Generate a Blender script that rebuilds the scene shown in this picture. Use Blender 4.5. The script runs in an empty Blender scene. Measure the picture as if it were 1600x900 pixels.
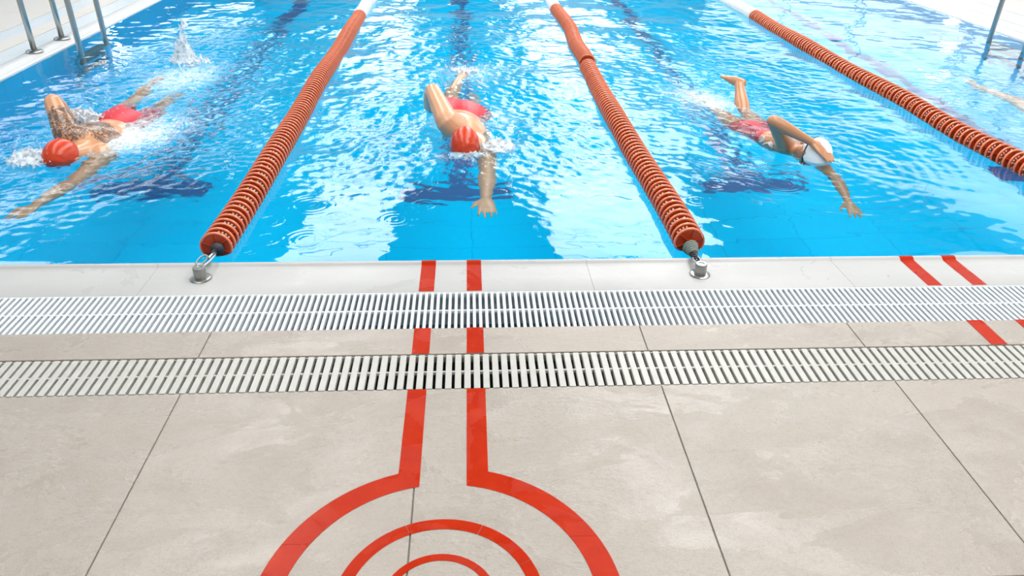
import bpy, bmesh, math, random
import numpy as np
from mathutils import Vector, Matrix
random.seed(7); rng = np.random.default_rng(11)
SC = bpy.context.scene; COL = SC.collection
PI = math.pi

# ------------------------------------------------------------------ camera, world, exposure
F_PX = 1173.76
pitch, yaw, roll = math.radians(30.386), math.radians(3.524), math.radians(1.112)
fw = Vector((math.sin(yaw)*math.cos(pitch), math.cos(yaw)*math.cos(pitch), -math.sin(pitch)))
rt = Vector((math.cos(yaw), -math.sin(yaw), 0)); upv = rt.cross(fw)
ir = rt*math.cos(roll) + upv*math.sin(roll); iu = -rt*math.sin(roll) + upv*math.cos(roll)
cd = bpy.data.cameras.new('camera'); cam = bpy.data.objects.new('camera', cd); COL.objects.link(cam)
cd.sensor_width = 36.0; cd.lens = F_PX/1600*36.0; cd.clip_end = 200
M = Matrix((ir, iu, -fw)).transposed().to_4x4(); M.translation = Vector((0, 0, 1.46)); cam.matrix_world = M
SC.camera = cam
SC.view_settings.view_transform = 'Standard'; SC.view_settings.look = 'None'
SC.view_settings.exposure = 0.0; SC.view_settings.gamma = 1.0; SC.view_settings.use_curve_mapping = False
wd = bpy.data.worlds.new('world'); SC.world = wd; wd.use_nodes = True
wd.node_tree.nodes['Background'].inputs[0].default_value = (0.85, 0.93, 1, 1)
wd.node_tree.nodes['Background'].inputs[1].default_value = 0.6
SKYLIGHT = 6.2; SIDE_WINDOW = 1.5; HIGH_FILL = 3.0; WALL_LAMP = 35.0
SC.cycles.sample_clamp_indirect = 12.0

# ------------------------------------------------------------------ helpers
def mat(name, col, rough=0.5, metal=0.0, **kw):
    m = bpy.data.materials.new(name); m.use_nodes = True
    b = m.node_tree.nodes['Principled BSDF']
    b.inputs['Base Color'].default_value = (*col, 1); b.inputs['Roughness'].default_value = rough
    b.inputs['Metallic'].default_value = metal
    for k, v in kw.items():
        k = k.replace('_', ' ')
        b.inputs[k].default_value = (*v, 1) if isinstance(v, tuple) else v
    return m
class NT:
    def __init__(s, m): s.t = m.node_tree; s.b = s.t.nodes['Principled BSDF']
    def n(s, typ, **kw):
        o = s.t.nodes.new(typ)
        for k, v in kw.items():
            if k.startswith('in_'):
                k = k[3:]; k = int(k) if k.isdigit() else k.replace('_', ' ')
                o.inputs[k].default_value = v
            else: setattr(o, k, v)
        return o
    def l(s, a, b): s.t.links.new(a, b)
    def coords(s, scale=(1, 1, 1), rot=(0, 0, 0), kind='Object', loc=(0, 0, 0)):
        tc = s.n('ShaderNodeTexCoord'); mp = s.n('ShaderNodeMapping')
        mp.inputs['Scale'].default_value = scale; mp.inputs['Rotation'].default_value = rot; mp.inputs['Location'].default_value = loc
        s.l(tc.outputs[kind], mp.inputs[0]); return mp.outputs[0]
    def noise(s, vec, scale=5, detail=4, rough=0.5, dist=0):
        o = s.n('ShaderNodeTexNoise'); s.l(vec, o.inputs['Vector'])
        o.inputs['Scale'].default_value = scale; o.inputs['Detail'].default_value = detail
        o.inputs['Roughness'].default_value = rough; o.inputs['Distortion'].default_value = dist; return o.outputs[0]
    def ramp(s, fac, stops):
        o = s.n('ShaderNodeValToRGB'); s.l(fac, o.inputs[0]); e = o.color_ramp.elements
        while len(e) < len(stops): e.new(0.5)
        for i, (p, c) in enumerate(stops):
            e[i].position = p; e[i].color = (*c, 1) if isinstance(c, tuple) else (c, c, c, 1)
        return o.outputs[0]
    def math(s, op, a, b=None, c=None, clamp=False):
        o = s.n('ShaderNodeMath', operation=op); o.use_clamp = clamp
        for i, v in enumerate((a, b, c)):
            if v is None: continue
            if isinstance(v, (int, float)): o.inputs[i].default_value = v
            else: s.l(v, o.inputs[i])
        return o.outputs[0]
    def mix(s, fac, a, b):
        o = s.n('ShaderNodeMix', data_type='RGBA')
        for i, v in ((0, fac), (6, a), (7, b)):
            if isinstance(v, (int, float)): o.inputs[i].default_value = v
            elif isinstance(v, tuple): o.inputs[i].default_value = (*v, 1)
            else: s.l(v, o.inputs[i])
        return o.outputs[2]
    def bump(s, h, strength=0.3, dist=0.01):
        o = s.n('ShaderNodeBump'); s.l(h, o.inputs['Height'])
        o.inputs['Strength'].default_value = strength; o.inputs['Distance'].default_value = dist
        s.l(o.outputs[0], s.b.inputs['Normal']); return o

def link(name, me, m, parent=None, loc=None):
    o = bpy.data.objects.new(name, me); COL.objects.link(o)
    if m is not None and not me.materials:
        for k in (m if isinstance(m, (list, tuple)) else [m]): me.materials.append(k)
    if loc is not None: o.location = loc
    if parent is not None: o.parent = parent
    return o
def mesh(name, V, Fc, smooth=False):
    me = bpy.data.meshes.new(name); me.from_pydata([tuple(v) for v in V], [], Fc); me.update()
    if smooth: me.polygons.foreach_set('use_smooth', [True]*len(me.polygons))
    return me
def tag(o, label, cat, group=None, kind=None):
    o['label'] = label; o['category'] = cat
    if group: o['group'] = group
    if kind: o['kind'] = kind
    return o
def empty(name, loc=(0, 0, 0)):
    o = bpy.data.objects.new(name, None); COL.objects.link(o); o.location = loc; o.empty_display_size = 0.1; return o
class MB:
    """collects shapes for ONE mesh"""
    def __init__(s): s.V = []; s.F = []; s.mi = []
    def add(s, V, Fc, mi=0):
        k = len(s.V); s.V += [tuple(v) for v in V]; s.F += [tuple(i+k for i in f) for f in Fc]; s.mi += [mi]*len(Fc); return s
    def box(s, x0, x1, y0, y1, z0, z1, mi=0):
        V = [(x, y, z) for z in (z0, z1) for y in (y0, y1) for x in (x0, x1)]
        return s.add(V, [(0, 2, 3, 1), (4, 5, 7, 6), (0, 1, 5, 4), (2, 6, 7, 3), (0, 4, 6, 2), (1, 3, 7, 5)], mi)
    def lathe(s, prof, n=24, c=(0, 0, 0), mi=0, close=False):
        V = []; Fc = []; m = len(prof)
        for i in range(n):
            a = 2*PI*i/n
            for r, z in prof: V.append((c[0]+r*math.cos(a), c[1]+r*math.sin(a), c[2]+z))
        for i in range(n):
            j = (i+1) % n
            for k in range(m if close else m-1):
                k2 = (k+1) % m; Fc.append((i*m+k, j*m+k, j*m+k2, i*m+k2))
        return s.add(V, Fc, mi)
    def tube(s, pts, r, n=10, mi=0, cap=True):
        P = [Vector(p) for p in pts]; R = r if isinstance(r, (list, tuple)) else [r]*len(P)
        V = []; Fc = []; prev = None
        for i, p in enumerate(P):
            t = (P[min(i+1, len(P)-1)] - P[max(i-1, 0)]).normalized()
            if prev is None: a = t.orthogonal().normalized()
            else: a = (prev - t*prev.dot(t)).normalized()
            prev = a; b = t.cross(a)
            for k in range(n):
                q = 2*PI*k/n; V.append(p + (a*math.cos(q) + b*math.sin(q))*R[i])
        for i in range(len(P)-1):
            for k in range(n):
                k2 = (k+1) % n; Fc.append((i*n+k, i*n+k2, (i+1)*n+k2, (i+1)*n+k))
        if cap:
            Fc.append(tuple(range(n-1, -1, -1))); Fc.append(tuple(range((len(P)-1)*n, len(P)*n)))
        return s.add(V, Fc, mi)
    def prism(s, prof, x0, x1, mi=0):
        """profile in (y,z) extruded along x, profile counter-clockwise seen from +x"""
        n = len(prof); V = [(x0, y, z) for y, z in prof] + [(x1, y, z) for y, z in prof]
        Fc = [(i, (i+1) % n, n+(i+1) % n, n+i) for i in range(n)] + [tuple(range(n-1, -1, -1)), tuple(range(n, 2*n))]
        return s.add(V, Fc, mi)
    def loft(s, rings, n=18, mi=0):
        """rings: (centre, half axis u, half axis v); domed ends"""
        Rg = [(Vector(c), Vector(u), Vector(v)) for c, u, v in rings]
        def dome(a, b):
            c, u, v = a; d = (c - b[0]).normalized(); r = 0.75*min(u.length, v.length)
            return [(c + d*(r*math.sin(q)), u*math.cos(q), v*math.cos(q)) for q in (0.5, 0.95, 1.3, 1.5)]
        Rg = dome(Rg[0], Rg[1])[::-1] + Rg + dome(Rg[-1], Rg[-2])
        V = []; Fc = []
        for c, u, v in Rg:
            for k in range(n):
                q = 2*PI*k/n; V.append(c + u*math.cos(q) + v*math.sin(q))
        for i in range(len(Rg)-1):
            for k in range(n):
                k2 = (k+1) % n; Fc.append((i*n+k, i*n+k2, (i+1)*n+k2, (i+1)*n+k))
        Fc.append(tuple(range(n-1, -1, -1))); Fc.append(tuple(range((len(Rg)-1)*n, len(Rg)*n)))
        return s.add(V, Fc, mi)
    def limb(s, pts, rad, n=14, sub=3):
        P = [Vector(p) for p in pts]; out = []
        for i in range(len(P)-1):
            for k in range(sub):
                t = k/sub; out.append((P[i].lerp(P[i+1], t), rad[i]*(1-t)+rad[i+1]*t))
        out.append((P[-1], rad[-1])); rings = []; prev = None
        for i, (p, r) in enumerate(out):
            t = (out[min(i+1, len(out)-1)][0] - out[max(i-1, 0)][0]).normalized()
            a = t.orthogonal().normalized() if prev is None else (prev - t*prev.dot(t)).normalized()
            prev = a; b = t.cross(a); rings.append((p, a*r, b*r))
        return s.loft(rings, n)
    def ball(s, c, ax, n=16):
        c = Vector(c); a, b, d = [Vector(v) for v in ax]; V = []; Fc = []; m = 10
        for i in range(m+1):
            th = PI*(i+0.02)/(m+0.04)
            for k in range(n):
                q = 2*PI*k/n; V.append(c + d*math.cos(th) + (a*math.cos(q) + b*math.sin(q))*math.sin(th))
        for i in range(m):
            for k in range(n):
                k2 = (k+1) % n; Fc.append((i*n+k, (i+1)*n+k, (i+1)*n+k2, i*n+k2))
        Fc.append(tuple(range(n))); Fc.append(tuple(range((m+1)*n-1, m*n-1, -1)))
        return s.add(V, Fc)
    def mesh(s, name, smooth=False):
        me = mesh(name, s.V, s.F, smooth)
        if any(s.mi): me.polygons.foreach_set('material_index', s.mi)
        return me
    def build(s, name, m, parent=None, smooth=False, loc=None): return link(name, s.mesh(name, smooth), m, parent, loc)
def auto_smooth(o, ang=40):
    me = o.data; bm = bmesh.new(); bm.from_mesh(me); bmesh.ops.recalc_face_normals(bm, faces=bm.faces)
    for f in bm.faces: f.smooth = True
    for e in bm.edges:
        if len(e.link_faces) == 2 and e.calc_face_angle(0) > math.radians(ang): e.smooth = False
    bm.to_mesh(me); bm.free(); return o
def remeshed(mb, voxel, smooth_it=4, fac=0.5, decim=None, name='m'):
    me = mb.mesh(name); bm = bmesh.new(); bm.from_mesh(me); bmesh.ops.recalc_face_normals(bm, faces=bm.faces); bm.to_mesh(me); bm.free()
    o = bpy.data.objects.new('tmp', me); COL.objects.link(o)
    r = o.modifiers.new('r', 'REMESH'); r.mode = 'VOXEL'; r.voxel_size = voxel
    if smooth_it:
        sm = o.modifiers.new('s', 'SMOOTH'); sm.factor = fac; sm.iterations = smooth_it
    if decim: d = o.modifiers.new('d', 'DECIMATE'); d.ratio = decim
    dg = bpy.context.evaluated_depsgraph_get(); dg.update()
    out = bpy.data.meshes.new_from_object(o.evaluated_get(dg)); bpy.data.objects.remove(o); bpy.data.meshes.remove(me)
    out.name = name; out.polygons.foreach_set('use_smooth', [True]*len(out.polygons)); return out

# ------------------------------------------------------------------ dimensions (metres; camera stands at x=0, y=0)
XL, XR = -3.295, 5.14          # pool sides
YN, YF = 2.723, 27.7           # near and far pool ends
WZ = -0.012                    # water level
DEPTH = 1.3
G1 = (2.215, 2.468); G2 = (1.869, 2.057)
HX0, HX1, HY0, HY1, HZ = -8.3, 9.2, -5.0, 33.0, 5.0

# ------------------------------------------------------------------ materials
def tile_material():
    m = mat('beige_slate_tile', (0.62, 0.57, 0.51), 0.4); t = NT(m)
    oi = t.n('ShaderNodeObjectInfo')
    geo = t.n('ShaderNodeNewGeometry')
    mp = t.n('ShaderNodeMapping'); mp.inputs['Rotation'].default_value = (0, 0, -0.75); mp.inputs['Scale'].default_value = (1, 1.8, 1)
    t.l(geo.outputs['Position'], mp.inputs[0]); v = mp.outputs[0]
    P = geo.outputs['Position']
    big = t.noise(P, 2.6, 6, 0.62, 0.5); fine = t.noise(P, 210, 3, 0.6); mid = t.noise(v, 7, 8, 0.7, 0.9)
    c = t.mix(t.ramp(big, [(0.3, 0.0), (0.72, 1.0)]), (0.272, 0.232, 0.195), (0.330, 0.292, 0.253))
    c = t.mix(t.math('MULTIPLY', t.ramp(fine, [(0.38, 1.0), (0.56, 0.0)]), 0.28), c, (0.18, 0.148, 0.117))
    c = t.mix(t.math('MULTIPLY', t.ramp(mid, [(0.5, 0.0), (0.75, 1.0)]), 0.22), c, (0.40, 0.36, 0.32))
    spk = t.noise(P, 65, 4, 0.65)
    c = t.mix(t.math('MULTIPLY', t.ramp(spk, [(0.36, 1.0), (0.52, 0.0)]), 0.22), c, (0.19, 0.155, 0.12))
    c = t.mix(t.math('MULTIPLY', oi.outputs['Random'], 0.3), c, (0.34, 0.285, 0.245))
    t.l(c, t.b.inputs['Base Color'])
    # water film lying in patches: smooth and glossy, with a raised rim
    wet = t.noise(v, 2.3, 9, 0.66, 0.7)
    w = t.ramp(wet, [(0.485, 0.0), (0.515, 1.0)])
    rg = t.n('ShaderNodeMapRange'); t.l(w, rg.inputs[0]); rg.inputs[3].default_value = 0.46; rg.inputs[4].default_value = 0.20
    t.l(rg.outputs[0], t.b.inputs['Roughness'])
    h = t.math('ADD', t.math('ADD', t.math('MULTIPLY', mid, 1.0), t.math('MULTIPLY', t.noise(v, 22, 5, 0.6, 2.2), 0.25)), t.math('ADD', t.math('MULTIPLY', w, 0.07), t.math('MULTIPLY', fine, 0.06)))
    t.bump(h, 0.6, 0.006)
    return m
def coping_material():
    m = mat('wet_white_coping', (0.80, 0.79, 0.77), 0.2, Specular_IOR_Level=0.2); t = NT(m); geo = t.n('ShaderNodeNewGeometry'); v = geo.outputs['Position']
    n = t.noise(v, 3, 4); t.l(t.mix(n, (0.345, 0.338, 0.328), (0.42, 0.412, 0.402)), t.b.inputs['Base Color'])
    w = t.ramp(t.noise(v, 4, 5, 0.6, 0.8), [(0.38, 0.42), (0.6, 0.26)]); t.l(w, t.b.inputs['Roughness'])
    r = t.noise(v, 55, 3, 0.5, 0.8); r2 = t.noise(v, 14, 3, 0.5)
    t.bump(t.math('ADD', t.math('MULTIPLY', r, 0.3), r2), 0.25, 0.006); return m
def red_material():
    m = mat('red_marking', (0.74, 0.07, 0.02), 0.35, Specular_IOR_Level=0.12); t = NT(m); geo = t.n('ShaderNodeNewGeometry'); v = geo.outputs['Position']
    n = t.noise(v, 14, 5, 0.6); t.l(t.mix(t.ramp(n, [(0.35, 0.0), (0.7, 1.0)]), (0.32, 0.014, 0.0015), (0.37, 0.021, 0.003)), t.b.inputs['Base Color'])
    w = t.ramp(t.noise(v, 5, 4, 0.6, 0.8), [(0.45, 0.5), (0.52, 0.25)]); t.l(w, t.b.inputs['Roughness'])
    t.bump(t.noise(v, 60, 3), 0.15, 0.003); return m
COPE_SIDE = mat('white_side_coping', (0.62, 0.61, 0.60), 0.4, Specular_IOR_Level=0.3)
SIDE_TILE = mat('smooth_cream_tile', (0.58, 0.53, 0.48), 0.4, Specular_IOR_Level=0.3)
TILE = tile_material(); COPE = coping_material(); RED = red_material()
GROUT = mat('grey_grout', (0.16, 0.14, 0.12), 0.8)
STEEL = mat('brushed_steel', (0.42, 0.44, 0.43), 0.28, 1.0)
def grate_mat(name, a, b, rough):
    m = mat(name, a, rough); t = NT(m); geo = t.n('ShaderNodeNewGeometry')
    t.b.inputs['Subsurface Weight'].default_value = 0.5; t.b.inputs['Subsurface Radius'].default_value = (0.012, 0.012, 0.012); t.b.inputs['Subsurface Scale'].default_value = 1.0
    n = t.noise(geo.outputs['Position'], 30, 4); t.l(t.mix(n, a, b), t.b.inputs['Base Color']); return m
GRATE_W = grate_mat('white_plastic_grate', (0.53, 0.565, 0.59), (0.57, 0.60, 0.62), 0.35)
GRATE_B = grate_mat('cream_plastic_grate', (0.35, 0.338, 0.308), (0.43, 0.418, 0.385), 0.4)
CH_BLUE = mat('blue_grey_channel', (0.66, 0.72, 0.75), 0.3); CH_DARK = mat('dark_channel', (0.12, 0.11, 0.09), 0.5)
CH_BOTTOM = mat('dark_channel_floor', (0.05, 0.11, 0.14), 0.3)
def basin_material():
    m = mat('cyan_pool_tile', (0.0, 0.46, 0.80), 0.6, Specular_IOR_Level=0.0); t = NT(m); geo = t.n('ShaderNodeNewGeometry')
    br = t.n('ShaderNodeTexBrick'); br.offset = 0; t.l(geo.outputs['Position'], br.inputs[0])
    br.inputs['Scale'].default_value = 1; br.inputs['Brick Width'].default_value = 0.5; br.inputs['Row Height'].default_value = 0.25
    br.inputs['Mortar Size'].default_value = 0.004
    br.inputs['Color1'].default_value = (0.001, 0.50, 0.81, 1); br.inputs['Color2'].default_value = (0.002, 0.53, 0.83, 1); br.inputs['Mortar'].default_value = (0.002, 0.40, 0.70, 1)
    t.l(br.outputs[0], t.b.inputs['Base Color']); return m
BASIN = basin_material(); NAVY = mat('navy_pool_tile', (0.006, 0.085, 0.26), 0.4)
WALLM = mat('painted_hall_wall', (0.55, 0.56, 0.57), 0.6); CEILM = mat('blue_grey_ceiling', (0.09, 0.20, 0.27), 0.7)
def emis(name, col, s):
    m = mat(name, (0.8, 0.8, 0.8), 0.3); b = m.node_tree.nodes['Principled BSDF']
    b.inputs['Emission Color'].default_value = (*col, 1); b.inputs['Emission Strength'].default_value = s; return m
PANE_ROOF = emis('daylit_roof_pane', (1, 0.985, 0.96), SKYLIGHT); PANE_FILL = emis('added_high_fill_pane', (0.97, 0.99, 1), HIGH_FILL); PANE_SIDE = emis('daylit_side_pane', (0.95, 0.98, 1), SIDE_WINDOW)  # the high panes are added fill for the left deck
LAMP = emis('lamp_diffuser', (1, 0.97, 0.92), WALL_LAMP); FRAME = mat('white_metal_frame', (0.7, 0.7, 0.7), 0.4)

# ------------------------------------------------------------------ hall shell
def struct(o): o['kind'] = 'structure'; return o
T = 0.2
def wall(name, label, m, *b):
    o = struct(MB().box(*b).build(name, m)); o['label'] = label; return o
wall('wall_back', 'plain pale wall of the hall behind the camera', WALLM, HX0-T, HX1+T, HY0-T, HY0, -0.2, HZ)
wall('wall_far', 'plain pale wall at the far end of the hall', WALLM, HX0-T, HX1+T, HY1, HY1+T, -0.2, HZ)
# right wall with a band of windows
wy0, wy1, wz0, wz1 = -3.0, 31.0, 1.3, 4.4
mb = MB().box(HX1, HX1+T, HY0, HY1, -0.2, wz0).box(HX1, HX1+T, HY0, HY1, wz1, HZ).box(HX1, HX1+T, HY0, wy0, wz0, wz1).box(HX1, HX1+T, wy1, HY1, wz0, wz1)
o = struct(mb.build('wall_right', WALLM)); o['label'] = 'pale hall wall with a band of windows on the right'
n_win = 8; ww = (wy1-wy0)/n_win
for i in range(n_win):
    a, b = wy0+i*ww, wy0+(i+1)*ww
    fr = MB().box(HX1+0.02, HX1+0.1, a, b, wz0, wz0+0.06).box(HX1+0.02, HX1+0.1, a, b, wz1-0.06, wz1).box(HX1+0.02, HX1+0.1, a, a+0.06, wz0+0.06, wz1-0.06).box(HX1+0.02, HX1+0.1, b-0.06, b, wz0+0.06, wz1-0.06)
    f = struct(fr.build('window_%d' % (i+3), FRAME)); f['label'] = 'daylit side window of the pool hall'
    MB().box(HX1+0.05, HX1+0.07, a+0.06, b-0.06, wz0+0.06, wz1-0.06).build('pane', PANE_SIDE, f)
# left wall; its high window strip is added to brighten the left deck
ly0, ly1, lz0, lz1 = -3.0, 31.0, 3.35, 4.75
mb = MB().box(HX0-T, HX0, HY0, HY1, -0.2, lz0).box(HX0-T, HX0, HY0, HY1, lz1, HZ).box(HX0-T, HX0, HY0, ly0, lz0, lz1).box(HX0-T, HX0, ly1, HY1, lz0, lz1)
o = struct(mb.build('wall_left', mat('teal_hall_wall', (0.06, 0.24, 0.36), 0.5))); o['label'] = 'teal hall wall with a high strip of added fill windows on the left'
lw = (ly1-ly0)/8
for i in range(8):
    a, b = ly0+i*lw, ly0+(i+1)*lw; x0, x1 = HX0-0.1, HX0-0.02
    fr = MB().box(x0, x1, a, b, lz0, lz0+0.06).box(x0, x1, a, b, lz1-0.06, lz1).box(x0, x1, a, a+0.06, lz0+0.06, lz1-0.06).box(x0, x1, b-0.06, b, lz0+0.06, lz1-0.06)
    f = struct(fr.build('window_%d' % (i+11), FRAME)); f['label'] = 'added high window brightening the left pool deck'
    MB().box(HX0-0.07, HX0-0.05, a+0.06, b-0.06, lz0+0.06, lz1-0.06).build('pane', PANE_FILL, f)
# ceiling with two long roof lights
SKY = ((-3.30, -1.62), (1.45, 4.5)); SY = (-3.5, 30.0)
xs = [HX0-T, SKY[0][0], SKY[0][1], SKY[1][0], SKY[1][1], HX1+T]; mb = MB()
for i in (0, 2, 4): mb.box(xs[i], xs[i+1], HY0, HY1, HZ, HZ+T)
for a, b in SKY: mb.box(a, b, HY0, SY[0], HZ, HZ+T); mb.box(a, b, SY[1], HY1, HZ, HZ+T)
o = struct(mb.build('ceiling', CEILM)); o['label'] = 'blue grey ceiling of the pool hall with two long roof lights'
for i, (a, b) in enumerate(SKY):
    n = 12; L = (SY[1]-SY[0])/n; fr = MB()
    for k in range(n+1):
        y = SY[0]+k*L; fr.box(a, b, max(SY[0], y-0.035), min(SY[1], y+0.035), HZ+0.03, HZ+0.12)
    f = struct(fr.build('window_%d' % (i+1), FRAME)); f['label'] = 'long daylit roof light over the lanes'
    for k in range(n):
        y = SY[0]+k*L; MB().box(a, b, y+0.035, y+L-0.035, HZ+0.05, HZ+0.07).build('pane', PANE_ROOF, f)
for x, y, z, sd, lb in ((HX0, 18.3, 2.6, 1, 'left'), (HX1, 14.3, 0.95, -1, 'right')):
    e = tag(empty('wall_lamp', (x, y, z)), 'bright round wall lamp on the %s hall wall' % lb, 'lamp', 'wall lamps')
    prof = [(0.001, 0.0), (0.22, 0.0), (0.22, 0.05), (0.20, 0.06)]
    def along(mb): return [(sd*v[2], v[0], v[1]) for v in mb.V]
    q = MB().lathe(prof, 20); q.V = along(q); q.build('housing', FRAME, e)
    q = MB().lathe([(0.20, 0.055), (0.18, 0.10), (0.10, 0.13), (0.001, 0.14)], 20); q.V = along(q); q.build('diffuser', LAMP, e, True)

# ------------------------------------------------------------------ pool basin
B = 0.15
mb = MB(); mb.box(XL-B, XR+B, YN-B, YF+B, -DEPTH-0.2, -DEPTH)
mb.box(XL-B, XL, YN-B, YF+B, -DEPTH, -0.07); mb.box(XR, XR+B, YN-B, YF+B, -DEPTH, -0.07)
mb.box(XL, XR, YN-B, YN, -DEPTH, -0.07); mb.box(XL, XR, YF, YF+B, -DEPTH, -0.07)
basin = struct(mb.build('pool_basin', BASIN)); basin['label'] = 'cyan tiled swimming pool basin under the water'
LANES = [-2.10, -0.083, 1.918, 3.98]
for c in LANES:   # lane line with a cross bar on the pool floor
    z0, z1 = -DEPTH, -DEPTH+0.004; a, b, w, y0, y1, y2 = c-0.36, c+0.36, 0.065, 4.57, 4.83, 25.6
    P2 = [(a, y0), (b, y0), (b, y1), (c+w, y1), (c+w, y2), (c-w, y2), (c-w, y1), (a, y1)]; n = len(P2)
    V = [(x, y, z0) for x, y in P2] + [(x, y, z1) for x, y in P2]
    Fc = [(0, 1, 2, 7), (7, 2, 3, 6), (6, 3, 4, 5)]
    Fc = [tuple(i+n for i in f) for f in Fc] + [(i, (i+1) % n, n+(i+1) % n, n+i) for i in range(n)]
    link('lane_stripe', mesh('lane_stripe', V, Fc), NAVY, basin)

# ------------------------------------------------------------------ deck
# sub-floor with open drain channels
mb = MB()
SX = dict(c=0.20, g1=0.405, s=0.575, g2=0.785)      # offsets of the side bands from the pool edge
mb.box(HX0, HX1, HY0, G2[0], -0.25, -0.004)                                    # front deck
xl2, xr2 = XL-SX['g2'], XR+SX['g2']
mb.box(xl2, xr2, G2[1], G1[0], -0.25, -0.004)                                  # strip between the two drains
mb.box(xl2, xr2, G2[0], G2[1], -0.25, -0.16); mb.box(xl2, xr2, G1[0], G1[1], -0.25, -0.16)
mb.box(HX0, xl2, G2[0], HY1, -0.25, -0.004); mb.box(xr2, HX1, G2[0], HY1, -0.25, -0.004)
for sg, x0 in ((-1, XL), (1, XR)):
    def bx(a, b, z): mb.box(*(sorted((x0+sg*a, x0+sg*b))), G1[1], YF, -0.25, z)
    bx(SX['c'], SX['g1'], -0.08); bx(SX['g1'], SX['s'], -0.004); bx(SX['s'], SX['g2'], -0.08)
mb.box(xl2, xr2, YF, HY1, -0.25, -0.004)
floor = struct(mb.build('floor', GROUT)); floor['label'] = 'beige stone tiled pool deck'
def add_tiles(x0, x1, y0, y1, gap=0.0018, m=TILE):
    z0, z1 = -0.02, 0.0; e = 0.0012
    V = [(x0+gap, y0+gap, z0), (x1-gap, y0+gap, z0), (x1-gap, y1-gap, z0), (x0+gap, y1-gap, z0)]
    V += [(x, y, z1-e) for x, y, _ in V]; g = gap+e
    V += [(x0+g, y0+g, z1), (x1-g, y0+g, z1), (x1-g, y1-g, z1), (x0+g, y1-g, z1)]
    Fc = [(4*k+i, 4*k+(i+1) % 4, 4*k+4+(i+1) % 4, 4*k+4+i) for k in (0, 1) for i in range(4)] + [(8, 9, 10, 11), (3, 2, 1, 0)]
    link('tile', mesh('tile', V, Fc), m, floor)
XJ = [-8.3, -7.65, -6.9, -6.15, -5.4, -4.65, -3.9, -3.15, -2.4, -1.645, -0.895, -0.159, 0.594, 1.355, 2.1, 2.85, 3.6, 4.35, 5.1, 5.85, 6.6, 7.35, 8.1, 8.65, 9.2]
YJ = [G2[0]-0.0, G2[0]-0.75, G2[0]-1.5, G2[0]-2.25, G2[0]-3.0]
for j in range(len(YJ)-1):
    for i in range(len(XJ)-1): add_tiles(XJ[i], XJ[i+1], YJ[j+1], YJ[j])
XS = [xl2, -3.9, -3.15, -2.4, -1.65, -0.90, -0.155, 0.592, 1.348, 2.10, 2.85, 3.6, 4.35, 5.1, xr2]
for i in range(len(XS)-1): add_tiles(XS[i], XS[i+1], G2[1], G1[0])
yy = [G2[0]+0.75*i for i in range(0, 17)]
for i in range(len(yy)-1):
    for x0 in (xl2-0.75, xl2-1.5, xl2-2.25, xl2-3.0): add_tiles(x0, x0+0.75, yy[i], yy[i+1], m=SIDE_TILE)
    for x0 in (xr2, xr2+0.75, xr2+1.5): add_tiles(x0, x0+0.75, yy[i], yy[i+1], m=SIDE_TILE)
    if yy[i] > G1[1]:
        add_tiles(XL-SX['s'], XL-SX['g1'], yy[i], yy[i+1], m=SIDE_TILE); add_tiles(XR+SX['g1'], XR+SX['s'], yy[i], yy[i+1], m=SIDE_TILE)
# coping round the pool: raised rounded lip at the water, gentle fall to the drain
def cope_profile(w):   # (distance from the water edge, z)
    return [(0.0, -0.07), (0.0, -0.010), (0.003, -0.003), (0.009, 0.0005), (0.016, 0.001), (0.023, -0.0005), (0.027, -0.004), (0.031, -0.0075), (0.036, -0.009), (0.06, -0.0085), (w*0.55, -0.007), (w*0.551, -0.0064), (w-0.006, -0.004), (w, -0.008), (w, -0.07)]
wN = YN-G1[1]
cope_n = struct(MB().box(XL-SX['c'], XR+SX['c'], G1[1]+0.002, YN-0.002, -0.16, -0.07).build('trim_1', COPE)); cope_n['label'] = 'wet white coping along the near pool edge'
prof = [(YN-d, z) for d, z in cope_profile(wN)]
x = XL-SX['c']
cuts = [XL-SX['c'], -2.25, -1.25, -0.25+0.72, 1.5, 2.5, 3.5, 4.5, XR+SX['c']]
for i in range(len(cuts)-1):
    auto_smooth(MB().prism(prof, cuts[i]+0.0006, cuts[i+1]-0.0006).build('coping_slab', COPE, cope_n), 50)
for nm, sg, x0, lb in (('trim_2', -1, XL, 'wet white coping along the left pool edge'), ('trim_3', 1, XR, 'wet white coping along the right pool edge')):
    c = struct(MB().box(*sorted((x0+sg*0.002, x0+sg*(SX['c']-0.002))), YN, YF, -0.16, -0.07).build(nm, COPE_SIDE)); c['label'] = lb
    pr = [(x0+sg*d, z) for d, z in cope_profile(SX['c'])]; y = YN+0.001
    while y < YF-0.1:
        y2 = min(y+1.5, YF); n = len(pr); V = [(a, y+0.0006, z) for a, z in pr]+[(a, y2-0.0006, z) for a, z in pr]
        Fc = [(i, (i+1) % n, n+(i+1) % n, n+i) for i in range(n)] + [tuple(range(n-1, -1, -1)), tuple(range(n, 2*n))]
        auto_smooth(link('coping_slab', mesh('coping_slab', V, Fc), COPE_SIDE, c), 50); y = y2

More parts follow.
